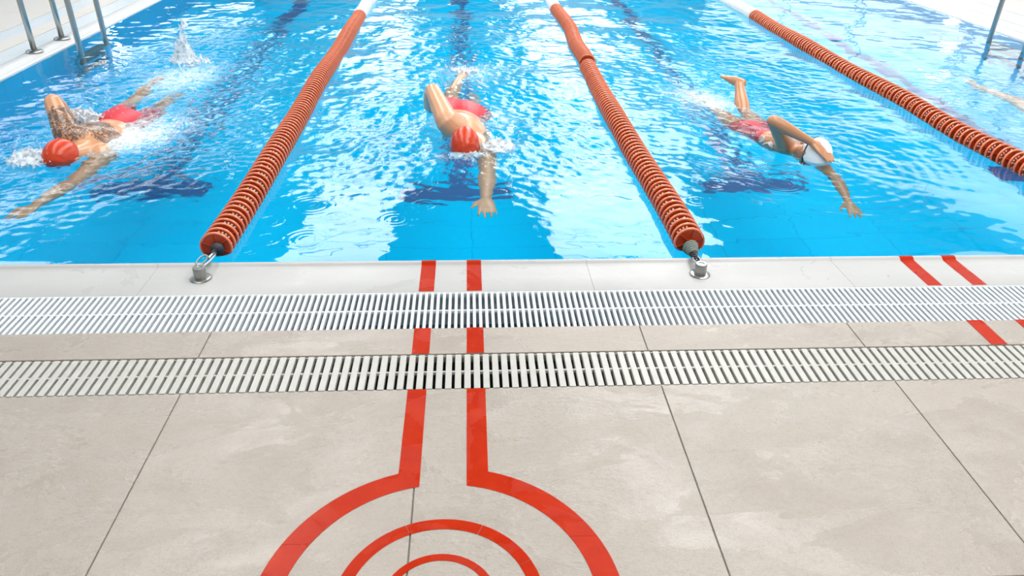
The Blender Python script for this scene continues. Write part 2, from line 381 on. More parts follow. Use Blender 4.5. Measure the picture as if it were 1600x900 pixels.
# ------------------------------------------------------------------ drain grates
def slat_mesh(w, L, h, name):
    e = 0.0016; pr = [(-w/2+0.001, -h), (w/2-0.001, -h), (w/2, -e), (w/2-e, 0), (-w/2+e, 0), (-w/2, -e)]; n = 6
    V = [(x, -L/2, z) for x, z in pr]+[(x, L/2, z) for x, z in pr]
    Fc = [(i, (i+1) % n, n+(i+1) % n, n+i) for i in range(n)] + [tuple(range(n-1, -1, -1)), tuple(range(n, 2*n))]
    return mesh(name, V, Fc)
def grate(label, y0, y1, x0, x1, pitch, w, h, m, mch, part_x, zt):
    g = tag(empty('drain_grate', ((x0+x1)/2, y0, 0)), label, 'drain grate', 'drain grates along the near pool end')
    ox = (x0+x1)/2; cy = (y0+y1)/2 - y0; L = y1-y0-0.008
    def loc(b): b.V = [(v[0]-ox, v[1]-y0, v[2]) for v in b.V]; return b
    loc(MB().box(x0, x1, y0+0.0005, y0+0.003, -0.15, -0.006).box(x0, x1, y1-0.003, y1-0.0005, -0.15, -0.006)).build('channel', mch, g)
    loc(MB().box(x0, x1, y0+0.003, y1-0.003, -0.159, -0.15)).build('channel_floor', CH_BOTTOM, g)
    sm = slat_mesh(w, L, h, 'slat'); sm.materials.append(m); rest = MB(); n = int((x1-x0)/pitch)
    for i in range(n):
        x = x0 + (i+0.5)*pitch
        if part_x[0] <= x <= part_x[1]:
            s = bpy.data.objects.new('slat', sm); COL.objects.link(s); s.parent = g; s.location = (x-ox, cy, zt)
        else: rest.add([(v.co.x+x-ox, v.co.y+cy, v.co.z+zt) for v in sm.vertices], [tuple(p.vertices) for p in sm.polygons])
    if rest.V:
        r = rest.build('slat_row', m, g); r['kind'] = 'stuff'
    yc = (y0+y1)/2
    loc(MB().prism([(yc-0.0035, zt-0.013), (yc+0.0035, zt-0.013), (yc+0.0035, zt-0.003), (yc+0.002, zt-0.001), (yc-0.002, zt-0.001), (yc-0.0035, zt-0.003)], x0, x1)).build('spine', m, g)
    for yk in (y0+0.003, y1-0.006): loc(MB().box(x0, x1, yk, yk+0.003, zt-0.03, zt-0.004)).build('edge_rail', m, g)
    return g
grate('white plastic drain grate of narrow slats right behind the coping', G1[0], G1[1], XL-SX['g1'], XR+SX['g1'], 0.0224, 0.0112, 0.024, GRATE_W, CH_BLUE, (-2.6, 4.05), -0.005)
grate('cream drain grate of broad slats between the stone tiles, nearer the camera', G2[0], G2[1], xl2, xr2, 0.0302, 0.0205, 0.024, GRATE_B, CH_DARK, (-3.9, 5.1), -0.001)
def side_grate(label, xa, xb, m):
    g = tag(empty('side_grate', ((xa+xb)/2, G1[1], 0)), label, 'drain grate', 'drain grates along the pool sides')
    mb = MB(); y = G1[1]+0.02
    while y < 15.0: mb.box(xa-g.location.x+0.004, xb-g.location.x-0.004, y-G1[1], y-G1[1]+0.018, -0.03, -0.003); y += 0.0224
    mb.build('slat_row', m, g)['kind'] = 'stuff'
    MB().box(-0.003, 0.003, 0.01, YF-G1[1]-0.01, -0.03, -0.002).build('spine', m, g)
side_grate('white drain grate next to the left pool coping', XL-SX['g1'], XL-SX['c'], GRATE_W)
side_grate('pale outer drain grate on the left pool deck', XL-SX['g2'], XL-SX['s'], GRATE_W)
side_grate('white drain grate next to the right pool coping', XR+SX['c'], XR+SX['g1'], GRATE_W)
side_grate('pale outer drain grate on the right pool deck', XR+SX['s'], XR+SX['g2'], GRATE_W)

# ------------------------------------------------------------------ red lane markings on the deck
def marking(c, label, rings):
    e = tag(empty('lane_marking', (c, 1.10, 0)), label, 'floor marking', 'red start markings of the lanes')
    yc = 1.10; t = 0.0012; ri, ro = 0.0625, 0.1205; R1o, R1i = 0.4214, 0.3600
    def flat(P2, name):
        n = len(P2)//2      # P2: outer chain then inner chain, same length
        V = [(x-0, y-yc, 0.0002) for x, y in P2] + [(x, y-yc, t) for x, y in P2]; N = len(P2)
        Fc = [(N+i, N+i+1, N+n+i+1, N+n+i) for i in range(n-1)]
        loop = list(range(n)) + list(range(2*n-1, n-1, -1))
        Fc += [(loop[i], loop[(i+1) % N], N+loop[(i+1) % N], N+loop[i]) for i in range(N)]
        o = link(name, mesh(name, V, Fc), RED, e); bm = bmesh.new(); bm.from_mesh(o.data); bmesh.ops.recalc_face_normals(bm, faces=bm.faces); bm.to_mesh(o.data); bm.free()
    for sg in (-1, 1):
        a, b = sg*ri, sg*ro
        yo, yi = yc+math.sqrt(R1o**2-ro**2), yc+math.sqrt(R1i**2-ri**2)
        flat([(b, G2[0]-0.002), (b, yo), (a, G2[0]-0.002), (a, yi)], 'stripe')
        flat([(b, G1[0]-0.002), (b, G2[1]+0.002), (a, G1[0]-0.002), (a, G2[1]+0.002)], 'stripe')
        # over the coping, following its profile
        pr = cope_profile(wN)[1:-2]; V = []; Fc = []
        for k, (d, z) in enumerate(pr):
            V += [(a, YN-d-yc + (0.0008 if k == 0 else 0), z+0.0011), (b, YN-d-yc + (0.0008 if k == 0 else 0), z+0.0011)]
        for k in range(len(pr)-1): Fc.append((2*k, 2*k+1, 2*k+3, 2*k+2) if sg < 0 else (2*k+1, 2*k, 2*k+2, 2*k+3))
        o = link('stripe', mesh('stripe', V, Fc), RED, e); md = o.modifiers.new('solid', 'SOLIDIFY'); md.thickness = 0.001; md.offset = -1
        if rings:     # big ring, in three inlaid segments each side
            a0, a1 = math.atan2(yo-yc, ro), math.atan2(yi-yc, ri); end = -PI/2
            segs = [0, 0.3, 0.62, 1.0]; 
            for q in range(3):
                O = []; I = []
                for k in range(17):
                    f = segs[q] + (segs[q+1]-segs[q])*k/16; g = 0.0012 if k in (0, 16) and 0 < f < 1 else 0
                    to = a0+(end-a0)*f; ti = a1+(end-a1)*f
                    if g: to += g*(1 if k == 16 else -1); ti += g*(1 if k == 16 else -1)
                    O.append((sg*R1o*math.cos(to), yc+R1o*math.sin(to))); I.append((sg*R1i*math.cos(ti), yc+R1i*math.sin(ti)))
                flat(O+I, 'ring_segment')
    if rings:
        for Ro, Ri, cuts in ((0.2405, 0.2090, (0.15, 0.36, 0.62, 1.15)), (0.1330, 0.1140, (0.25, 1.25))):
            for q in range(len(cuts)):
                t0 = cuts[q]*PI + 0.003; t1 = (cuts[q+1]*PI if q+1 < len(cuts) else cuts[0]*PI+2*PI) - 0.003; O = []; I = []
                for k in range(25):
                    th = t0+(t1-t0)*k/24; O.append((Ro*math.cos(th), yc+Ro*math.sin(th))); I.append((Ri*math.cos(th), yc+Ri*math.sin(th)))
                flat(O+I, 'ring_segment')
marking(LANES[1], 'red double stripe with concentric rings on the stone deck, middle of the picture', True)
marking(LANES[2], 'red double stripe crossing the coping near the right picture edge', True)

# ------------------------------------------------------------------ lane lines
def plastic(name, a, b):
    m = mat(name, a, 0.28); t = NT(m); oi = t.n('ShaderNodeObjectInfo'); t.l(t.mix(oi.outputs['Random'], a, b), t.b.inputs['Base Color']); return m
ORANGE_RIM = plastic('lit_orange_rim_plastic', (0.72, 0.16, 0.06), (0.78, 0.19, 0.08)); ORANGE_SHADED = plastic('shaded_orange_plastic', (0.33, 0.034, 0.007), (0.40, 0.046, 0.010)); WHITEP = plastic('white_plastic', (0.86, 0.84, 0.80), (0.9, 0.88, 0.85))  # lit rim and shaded web of one plastic: recess shade put into the colour
PALE = mat('pale_dots', (0.95, 0.88, 0.80), 0.3); STEELD = mat('worn_steel', (0.33, 0.33, 0.31), 0.3, 1.0); CABLE = mat('steel_cable', (0.3, 0.3, 0.3), 0.4, 1.0)
ROPE = mat('grey_green_rope', (0.16, 0.19, 0.16), 0.8); SPRING = mat('black_rubber', (0.03, 0.03, 0.035), 0.5)
RD = 0.0665
def disc_mesh(kind):
    mb = MB()
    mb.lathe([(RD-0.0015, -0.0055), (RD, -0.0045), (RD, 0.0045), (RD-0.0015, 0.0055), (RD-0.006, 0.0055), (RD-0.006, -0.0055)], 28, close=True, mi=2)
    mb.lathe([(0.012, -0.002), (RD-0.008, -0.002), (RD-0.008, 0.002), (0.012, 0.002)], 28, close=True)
    mb.lathe([(0.012, -0.0235), (0.017, -0.0235), (0.017, 0.0235), (0.012, 0.0235)], 10, close=True)
    if kind == 'dots':
        for k in range(20):
            a = 2*PI*k/20; c, s = math.cos(a), math.sin(a)
            if k % 5 == 0: continue
            for r, q in ((0.0485, 0.0050), (0.036, 0.0038)):
                if r < 0.04 and k % 2: continue
                for sg in (-1, 1):
                    V = [(r*c+q*math.cos(2*PI*i/6), r*s+q*math.sin(2*PI*i/6), sg*0.0024) for i in range(6)]
                    mb.add(V+[(r*c, r*s, sg*0.0036)], [(i, (i+1) % 6, 6) if sg > 0 else ((i+1) % 6, i, 6) for i in range(6)], 1)
    else:
        for k in range(6):
            a = 2*PI*k/6; c, s = math.cos(a), math.sin(a); V = []
            for z in (-0.010, 0.010):
                for r, w in ((0.016, 0.0012), (RD-0.008, 0.0012), (RD-0.008, -0.0012), (0.016, -0.0012)): V.append((r*c-w*s, r*s+w*c, z))
            mb.add(V, [(3, 2, 1, 0), (4, 5, 6, 7), (0, 1, 5, 4), (1, 2, 6, 5), (2, 3, 7, 6), (3, 0, 4, 7)])
    me = mb.mesh('disc_'+kind); bm = bmesh.new(); bm.from_mesh(me)
    for f in bm.faces: f.smooth = True
    for e in bm.edges:
        if len(e.link_faces) == 2 and e.calc_face_angle(0) > 0.6: e.smooth = False
    bm.to_mesh(me); bm.free(); return me
D_DOT, D_PLAIN = disc_mesh('dots'), disc_mesh('plain')
D_DOT.materials.append(ORANGE_SHADED); D_DOT.materials.append(PALE); D_DOT.materials.append(ORANGE_RIM)
for q in (ORANGE_SHADED, PALE, ORANGE_RIM): D_PLAIN.materials.append(q)
D_WHITE = D_PLAIN.copy(); D_WHITE.materials.clear(); [D_WHITE.materials.append(WHITEP) for _ in range(3)]
def lane_line(label, path, ywhite, gaps=(), start=2.80):
    ys = [p[0] for p in path]; xs_ = [p[1] for p in path]; zs = [p[2] for p in path]
    fx = lambda y: float(np.interp(y, ys, xs_)) + 0.006*math.sin(2.3*y+xs_[0]); fz = lambda y: float(np.interp(y, ys, zs)) + 0.006*math.sin(4.1*y+2*xs_[0])
    x0 = fx(start); e = tag(empty('lane_line', (x0, start, 0)), label, 'lane line', 'lane lines across the pool')
    y = start+0.03; k = 0; rest = MB()
    low = [(0.055, -0.02), (RD, -0.01), (RD, 0.01), (0.055, 0.02)]
    while y < YF-0.15:
        if any(a < y < b for a, b in gaps): y += 0.0475; continue
        white = y > ywhite
        if y < 11.0:
            t = Vector((fx(y+0.03)-fx(y-0.03), 0.06, fz(y+0.03)-fz(y-0.03))).normalized()
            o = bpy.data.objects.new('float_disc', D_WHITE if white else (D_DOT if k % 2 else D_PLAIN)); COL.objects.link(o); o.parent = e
            o.rotation_mode = 'QUATERNION'; q = t.to_track_quat('Z', 'X')
            o.rotation_quaternion = q @ Matrix.Rotation(random.uniform(-0.3, 0.3), 3, 'Z').to_quaternion()
            o.location = (fx(y)-x0, y-start, fz(y)); y += 0.0475
        else:
            b = MB().lathe(low, 10); rest.add([(v[0], v[2]+y-start, v[1]) for v in b.V], b.F); y += 0.0475
        k += 1
    rest.build('far_floats', WHITEP, e)['kind'] = 'stuff'
    yy_ = np.arange(start-0.02, YF-0.05, 0.12); MB().tube([(fx(v)-x0, v-start, fz(v)) for v in yy_], 0.006, 6).build('cable', CABLE, e)
    return e
L1 = lane_line('orange lane line left of the middle swimmer', [(2.8, -1.052, 0.012), (4.6, -1.057, 0.01), (6.8, -1.078, 0.0), (8.3, -1.071, 0.0), (27, -1.06, 0)], 7.85)
L2 = lane_line('orange lane line right of the middle swimmer, with a gap between its floats', [(2.8, 0.925, 0.012), (3.57, 0.922, 0.012), (4.7, 0.908, 0.01), (5.79, 0.905, 0.0), (5.99, 0.925, 0.0), (6.6, 0.925, 0), (7.2, 0.955, 0.0), (7.8, 0.93, 0), (8.35, 0.906, 0.0), (27, 0.93, 0)], 8.25, gaps=((5.86, 5.935),))
L3 = lane_line('orange lane line furthest right, leaving the picture at its right edge', [(2.8, 3.02, 0.012), (3.7, 3.0, 0.012), (4.24, 2.961, 0.01), (5.25, 2.965, 0.0), (7.34, 2.928, 0.0), (8.0, 2.93, 0.0), (27, 2.95, 0)], 7.95)

# ------------------------------------------------------------------ anchors of the lane lines in the coping
def anchor(x, y, label, rope):
    e = tag(empty('line_anchor', (x, y, -0.005)), label, 'anchor', 'steel anchors of the lane lines')
    auto_smooth(MB().lathe([(0.0005, 0.0), (0.040, 0.0), (0.041, 0.0025), (0.038, 0.004), (0.026, 0.005), (0.0005, 0.005)], 28).build('flange', STEELD, e))
    auto_smooth(MB().lathe([(0.0005, 0.004), (0.0225, 0.004), (0.0235, 0.012), (0.0235, 0.047), (0.0215, 0.050), (0.012, 0.050), (0.010, 0.047), (0.0005, 0.047)], 28).build('post', STEELD, e))
    ring = [(0.004+0.0*k, 0.026+0.016*math.cos(2*PI*k/20), 0.030+0.016*math.sin(2*PI*k/20)) for k in range(21)]
    MB().tube(ring, 0.0035, 8).build('eye', STEELD, e, True)
    return e
anchor(-1.052, 2.595, 'short steel anchor post holding the left orange lane line', False)
anchor(0.913, 2.585, 'short steel anchor post with grey rope holding the right orange lane line', True)
anchor(3.03, 2.59, 'short steel anchor post holding the rightmost orange lane line', False)
# end fittings (parts of the lane lines)
def fitting(line, pts):
    o = line.location
    for nm, m, P, r in pts: MB().tube([(p[0]-o.x, p[1]-o.y, p[2]) for p in P], r, 8).build(nm, m, line, True)
def arc(c, r, ax, n=20, a0=0, a1=2*PI):
    u, v = Vector(ax[0]).normalized(), Vector(ax[1]).normalized()
    return [Vector(c)+u*r*math.cos(a0+(a1-a0)*k/n)+v*r*math.sin(a0+(a1-a0)*k/n) for k in range(n+1)]
def oval(p, q, w, side, n=28):
    p, q, s = Vector(p), Vector(q), Vector(side).normalized(); c = (p+q)/2; u = (q-p)/2
    return [c+u*math.cos(2*PI*k/n)+s*w*math.sin(2*PI*k/n) for k in range(n+1)]
fitting(L1, [('carabiner', STEEL, oval((-1.050, 2.625, 0.03), (-1.040, 2.755, 0.022), 0.017, (1, -0.1, 0.4)), 0.0042),
             ('hook', STEELD, oval((-1.062, 2.612, 0.045), (-1.062, 2.72, 0.03), 0.012, (1, 0, -0.6)), 0.0035),
             ('end_cap', SPRING, [(-1.046, 2.80, 0.013), (-1.046, 2.822, 0.013)], 0.028),
             ('tension_bar', STEEL, [(-1.046, 2.70, 0.028), (-1.046, 2.79, 0.016)], 0.006)])
coil = [Vector((0.916+0.011*math.cos(k*0.7), 2.65+0.0022*k, 0.022+0.011*math.sin(k*0.7)-0.0001*k)) for k in range(46)]
wrap = [Vector((0.922+(0.030-0.0003*k)*math.cos(k*0.55), 2.782-0.0011*k, 0.016+(0.030-0.0003*k)*math.sin(k*0.55))) for k in range(58)]
fitting(L2, [('spring', SPRING, coil, 0.004), ('rope_wrap', ROPE, wrap, 0.0055), ('hook', STEEL, oval((0.914, 2.615, 0.030), (0.914, 2.69, 0.024), 0.012, (1, 0, 0.4)), 0.0038),
             ('end_cap', SPRING, [(0.922, 2.745, 0.016), (0.923, 2.812, 0.013)], 0.022)])
fitting(L3, [('carabiner', STEEL, oval((3.03, 2.62, 0.03), (3.025, 2.80, 0.02), 0.017, (1, 0, 0.4)), 0.0042)])

# ------------------------------------------------------------------ ladders
TREAD = mat('dark_ladder_tread', (0.05, 0.10, 0.11), 0.5)
def ladder(xd, xw, y0, y1, label):
    sg = 1 if xw > xd else -1
    e = tag(empty('pool_ladder', (xd, (y0+y1)/2, 0)), label, 'ladder', 'steel pool ladders')
    for y in (y0, y1):
        dy = y-(y0+y1)/2; R = abs(xw-xd)/2; P = [(0, dy, 0.0), (0, dy, 0.3), (0, dy, 0.62)]
        for k in range(1, 12): a = PI-PI*k/12; P.append((sg*(R+R*math.cos(a)), dy, 0.62+R*math.sin(a)*0.8))
        P += [(sg*2*R, dy, 0.62), (sg*2*R, dy, 0.2), (sg*2*R, dy, -0.1), (sg*(2*R-0.05), dy, -0.25), (sg*(2*R-0.05), dy, -1.0)]
        MB().tube(P, 0.0215, 14).build('handrail', STEEL, e, True)
        auto_smooth(MB().lathe([(0.0215, 0.0), (0.062, 0.0), (0.064, 0.008), (0.056, 0.016), (0.030, 0.020), (0.0215, 0.024)], 24, (0, dy, -0.004)).build('flange', STEELD, e))
    for z in (-0.10, -0.38, -0.66):
        xx = sg*2*R - (sg*0.05 if z < -0.2 else 0); t = MB().box(xx-0.04, xx+0.04, y0-(y0+y1)/2, y1-(y0+y1)/2, z-0.02, z+0.01); t.build('tread', TREAD, e)
ladder(-3.44, -3.085, 6.27, 6.74, 'steel pool ladder with two handrails at the left pool edge')
ladder(5.33, 4.85, 6.48, 6.98, 'steel pool ladder at the right pool edge')

# ------------------------------------------------------------------ swimmers
def skin_material(name, a, b, tattoo=None):
    m = mat(name, a, 0.24); t = NT(m); b_ = t.b
    b_.inputs['Subsurface Weight'].default_value = 0.08; b_.inputs['Subsurface Radius'].default_value = (0.02, 0.008, 0.004)
    v = t.coords(); n = t.noise(v, 9, 4); c = t.mix(n, a, b)
    if tattoo:
        geo = t.n('ShaderNodeNewGeometry'); tot = None
        for (p, r) in tattoo:
            d = t.n('ShaderNodeVectorMath', operation='DISTANCE'); t.l(geo.outputs['Position'], d.inputs[0]); d.inputs[1].default_value = p
            k = t.math('SUBTRACT', 1.0, t.math('DIVIDE', d.outputs['Value'], r), clamp=True)
            tot = k if tot is None else t.math('MAXIMUM', tot, k)
        nz = t.noise(v, 46, 6, 0.66, 1.8)
        f = t.ramp(t.math('ADD', t.math('MULTIPLY', t.ramp(tot, [(0.0, 0.0), (0.35, 1.0)]), 0.32), nz), [(0.74, 0.0), (0.79, 1.0)])
        c = t.mix(t.math('MULTIPLY', f, 0.85), c, (0.055, 0.05, 0.05))
    t.l(c, b_.inputs['Base Color']); t.bump(t.noise(v, 120, 3), 0.12, 0.002); return m
CAP_RED = mat('red_silicone_cap', (0.54, 0.040, 0.006), 0.25); CAP_WHITE = mat('white_silicone_cap', (0.82, 0.82, 0.80), 0.25)
SUIT = mat('red_swim_fabric', (0.52, 0.014, 0.030), 0.45); DARK = mat('black_strap', (0.012, 0.012, 0.015), 0.4)
LENS = mat('smoky_goggle_lens', (0.03, 0.04, 0.06), 0.1)
for m in (SUIT, CAP_RED, CAP_WHITE):
    t = NT(m); t.bump(t.noise(t.coords((1, 1, 1)), 22, 4, 0.5, 0.6), 0.25, 0.01)

def hand(mb, wrist, tip, palm_n, thumb_side, spread=0.09, curl=0.15, scale=1.0):
    """wrist->tip gives the direction, palm_n the normal out of the palm, thumb_side the direction of the thumb"""
    w, tp = Vector(wrist), Vector(tip); d = (tp-w).normalized(); n = Vector(palm_n); n = (n-d*n.dot(d)).normalized()
    s = n.cross(d); s = s if s.dot(Vector(thumb_side)) > 0 else -s
    k = scale
    pl = 0.092*k
    mb.loft([(w, s*0.026*k, n*0.020*k), (w+d*0.03*k, s*0.034*k, n*0.018*k), (w+d*0.065*k, s*0.041*k, n*0.016*k), (w+d*pl, s*0.040*k, n*0.013*k)], 14)
    for i, (off, ln) in enumerate(((0.029, 0.080), (0.0095, 0.090), (-0.0105, 0.084), (-0.029, 0.066))):
        a = off*spread*38; fd = (d*math.cos(a) + s*math.sin(a)).normalized(); b = w + d*(pl-0.012) + s*off*k; P = [b]
        cur = fd; L = ln*k
        for j, (fr, cu) in enumerate(((0.22, 0.2), (0.43, 0.5), (0.30, 0.9), (0.22, 1.2))):
            dd = (fd*math.cos(curl*cu) + n*math.sin(curl*cu)).normalized(); P.append(P[-1]+dd*L*fr)
        mb.limb(P, [0.0100*k, 0.0098*k, 0.0090*k, 0.0083*k, 0.0074*k], 10, 2)
    b = w + d*0.022*k + s*0.026*k; td = (d*0.72 + s*0.65 + n*0.15).normalized(); td2 = (d*0.9 + s*0.40 + n*0.1).normalized()
    mb.limb([b, b+td*0.036*k, b+td*0.036*k+td2*0.030*k, b+td*0.036*k+td2*0.054*k], [0.0150*k, 0.0120*k, 0.0105*k, 0.0085*k], 10, 2)

def swimmer(name_label, J, skin, cap_mat, suit='trunks', female=False, cap_label='red swim cap', strap=False, size=1.0, sink=0.03, low=0.04, leg=0.46):
    V3 = Vector
    for q in J:
        if q[:3] in ('pel', 'hip'): J[q] = (J[q][0], J[q][1], J[q][2]-low)
        if q == 'neck': J[q] = (J[q][0], J[q][1], J[q][2]-low*0.35)
    J = {k: V3(v) - V3((0, 0, 0 if k[:4] in ('palm', 'thum') else sink)) for k, v in J.items()}; k = size*(0.92 if female else 1.0)
    mb = MB()
    N, Pv = J['neck'], J['pelvis']; ax = (N-Pv).normalized()
    ls = (J['shL']-J['shR']).normalized(); lh = (J['hipL']-J['hipR']).normalized()
    def torso_ring(t, w, d, off=0.0, dz=0.0):
        c = Pv.lerp(N, t); l = lh.lerp(ls, max(0, min(1, t*1.1))).normalized(); l = (l-ax*l.dot(ax)).normalized(); b = l.cross(ax).normalized()
        if b.z < 0: b = -b
        return (c + b*dz, l*(w*k+off), b*(d*k+off))
    wf = 1.06 if female else 1.0
    prof = [(-0.16, 0.135*wf, 0.088, 0.010), (-0.06, 0.165*wf, 0.108, 0.018), (0.06, 0.162*wf, 0.105, 0.012), (0.24, 0.140/wf, 0.092, 0.0), (0.40, 0.138/wf, 0.096, -0.002), (0.56, 0.155/wf, 0.108, 0.0), (0.72, 0.166/wf, 0.112, 0.004), (0.86, 0.160/wf, 0.098, 0.004), (0.95, 0.115, 0.075, 0.0), (1.02, 0.068, 0.060, 0.0)]
    mb.loft([torso_ring(t, w, d, 0, dz) for t, w, d, dz in prof], 26)
    # head: crown direction c, face direction f
    Hc = J['head']; c = (J['crown']-Hc).normalized(); f = J['face']-Hc; f = (f-c*f.dot(c)).normalized(); s = c.cross(f)
    mb.limb([N-ax*0.03, N.lerp(Hc, 0.55), Hc - c*0.05], [0.066*k, 0.058*k, 0.06*k], 14)
    q = 0.97 if female else 1.0
    mb.ball(Hc + c*0.022 - f*0.008, (s*0.074*q, f*0.094*q, c*0.092*q), 20)                       # cranium
    mb.loft([(Hc + c*0.02 + f*0.035, s*0.066*q, f*0.05), (Hc - c*0.04 + f*0.038, s*0.058*q, f*0.048), (Hc - c*0.085 + f*0.045, s*0.040*q, f*0.036), (Hc - c*0.108 + f*0.052, s*0.022*q, f*0.022)], 16)   # jaw and chin
    mb.limb([Hc + c*0.012 + f*0.088, Hc - c*0.018 + f*0.106, Hc - c*0.030 + f*0.108], [0.009, 0.012, 0.014], 10)    # nose
    mb.loft([(Hc - c*0.056 + f*0.086 - s*0.020, c*0.006, f*0.008), (Hc - c*0.056 + f*0.096, c*0.010, f*0.010), (Hc - c*0.056 + f*0.086 + s*0.020, c*0.006, f*0.008)], 10)   # lips
    mb.limb([Hc + c*0.030 + f*0.080 - s*0.040, Hc + c*0.034 + f*0.090, Hc + c*0.030 + f*0.080 + s*0.040], [0.010, 0.012, 0.010], 10)    # brow
    for sg in (-1, 1): mb.loft([(Hc - c*0.025 + s*sg*0.076*q - f*0.004, f*0.016, s*0.006), (Hc - c*0.0 + s*sg*0.080*q - f*0.008, f*0.020, s*0.007), (Hc + c*0.024 + s*sg*0.078*q - f*0.010, f*0.014, s*0.006)], 10)   # ears
    am = 0.86 if female else 1.14
    for sd in 'LR':
        sh, el, wr, tip = J['sh'+sd], J['el'+sd], J['wr'+sd], J['tip'+sd]; chest = Pv.lerp(N, 0.80); sgv = ls if sd == 'L' else -ls
        mb.limb([chest + sgv*0.06*k, sh.lerp(chest, 0.35), sh, sh.lerp(el, 0.16)], [0.085*k, 0.078*k*am**0.5, 0.062*k*am, 0.056*k*am], 16)
        mb.limb([sh, sh.lerp(el, 0.3), sh.lerp(el, 0.62), el], [0.060*k*am, 0.055*k*am, 0.048*k*am, 0.041*k*am], 16)
        mb.limb([el, el.lerp(wr, 0.28), el.lerp(wr, 0.65), wr], [0.041*k*am, 0.045*k*am, 0.035*k*am, 0.027*k*am], 16)
        hand(mb, wr, tip, J['palm'+sd]-V3((0, 0, 0)), J['thumb'+sd], spread=0.13 if sd == 'L' else 0.04, curl=0.08 if sd == 'L' else 0.2, scale=k*(0.95 if female else 1.08))
        hp, kn, an, toe = J['hip'+sd], J['kn'+sd], J['an'+sd], J['toe'+sd]
        mb.limb([hp, hp.lerp(kn, 0.3), hp.lerp(kn, 0.7), kn], [0.090*k, 0.082*k, 0.062*k, 0.052*k], 16)
        mb.limb([kn, kn.lerp(an, 0.3), kn.lerp(an, 0.7), an], [0.051*k, 0.055*k, 0.040*k, 0.033*k], 16)
        fd = (toe-an).normalized(); sl = lh.copy(); sl = (sl-fd*sl.dot(fd)).normalized(); fn = fd.cross(sl)
        mb.loft([(an - fd*0.035, sl*0.030*k, fn*0.034*k), (an + fd*0.03, sl*0.034*k, fn*0.036*k), (an.lerp(toe, 0.6), sl*0.042*k, fn*0.024*k), (an.lerp(toe, 0.9), sl*0.040*k, fn*0.014*k), (toe, sl*0.032*k, fn*0.011*k)], 14)
    base = V3((Hc.x, (Hc.y+J['anL'].y)/2, WZ))
    e = empty('person', base); tag(e, name_label, 'person', 'swimmers')
    def shift(me):
        co = np.empty(len(me.vertices)*3); me.vertices.foreach_get('co', co); co = co.reshape(-1, 3)-np.array(base); me.vertices.foreach_set('co', co.ravel()); me.update(); return me
    link('body', shift(remeshed(mb, 0.0052, 12, 0.5, 0.75, 'body')), skin, e)
    # swim cap: shell over the cranium with folds
    a2 = (c*0.86 - f*0.50).normalized(); p2 = (f*0.86 + c*0.50).normalized(); Cc = Hc + c*0.022 - f*0.008; V = []; Fc = []; n, m = 48, 20
    for i in range(m+1):
        th = 1.78*i/m
        for j in range(n):
            ph = 2*PI*j/n; dv = a2*math.cos(th) + (s*math.cos(ph) + p2*math.sin(ph))*math.sin(th)
            x, y, z = dv.dot(s)/(0.0775*q), dv.dot(f)/(0.0975*q), dv.dot(c)/(0.0955*q); r = 1/math.sqrt(x*x+y*y+z*z)
            fold = 0.0032*math.sin(7*dv.dot(p2)*2.2+2.5*math.sin(3*dv.dot(s)))*math.sin(th)*max(0, math.cos(ph-1.2))
            r += fold + 0.003 + (0.0025 if i == m else 0)
            V.append(Cc + dv*r - base)
    for i in range(m):
        for j in range(n): j2 = (j+1) % n; Fc.append((i*n+j, (i+1)*n+j, (i+1)*n+j2, i*n+j2))
    co = link('swim_cap', mesh('swim_cap', V, Fc, True), cap_mat, e); co['label'] = cap_label
    sm = co.modifiers.new('solid', 'SOLIDIFY'); sm.thickness = 0.002; sm.offset = -1
    # goggles: two lenses and the strap round the head
    g = MB()
    for sg in (-1, 1): g.ball(Hc + c*0.006 + f*0.086 + s*sg*0.032 - base, (s*0.026, f*0.016, c*0.017), 14)
    go = g.build('goggles', LENS, e, True)
    P = []
    for j in range(37):
        ph = 2*PI*j/36 if strap else -1.45+2.9*j/36; dv = f*math.cos(ph) + s*math.sin(ph) + c*(0.06 - 0.20*math.cos(ph))
        if strap: dv = f*math.cos(ph) + s*math.sin(ph) - c*0.16*(1-0.3*math.cos(ph))
        x, y, z = dv.dot(s)/(0.0815*q), dv.dot(f)/(0.102*q), dv.dot(c)/(0.0995*q); r = 1/math.sqrt(x*x+y*y+z*z); P.append(Cc + dv*r - base)
    MB().tube(P, 0.0050 if strap else 0.0035, 8, cap=False).build('strap', DARK, go, True)
    # swimwear
    sw = MB()
    if suit == 'trunks':
        sw.loft([torso_ring(t, w, d, 0.007, dz) for t, w, d, dz in [(-0.15, 0.140, 0.092, 0.01), (-0.06, 0.167, 0.110, 0.018), (0.06, 0.164, 0.107, 0.012), (0.16, 0.150, 0.10, 0.006)]], 26)
        for sd in 'LR': sw.limb([J['hip'+sd], J['hip'+sd].lerp(J['kn'+sd], 0.32), J['hip'+sd].lerp(J['kn'+sd], leg)], [0.099*k, 0.092*k, 0.084*k], 16)
        nm, lb = 'swim_trunks', 'red swim trunks'
    else:
        sw.loft([torso_ring(t, w, d, 0.006, dz) for t, w, d, dz in prof[0:6]], 26)
        for sd in (-1, 1): sw.limb([torso_ring(0.55, 0.1, 0.1)[0] + torso_ring(0.55, 0.1, 0.1)[2].normalized()*0.098*k + ls*sd*0.05, torso_ring(0.72, 0.1, 0.1)[0] + torso_ring(0.72, 0.1, 0.1)[2].normalized()*0.106*k + ls*sd*0.075, torso_ring(0.90, 0.1, 0.1)[0] + torso_ring(0.9, 0.1, 0.1)[2].normalized()*0.086*k + ls*sd*0.09], [0.018, 0.014, 0.012], 12)
        nm, lb = 'swimsuit', 'red one-piece swimsuit'
    so = link(nm, shift(remeshed(sw, 0.0055, 4, 0.5, 0.5, nm)), SUIT, e); so['label'] = lb
    return e

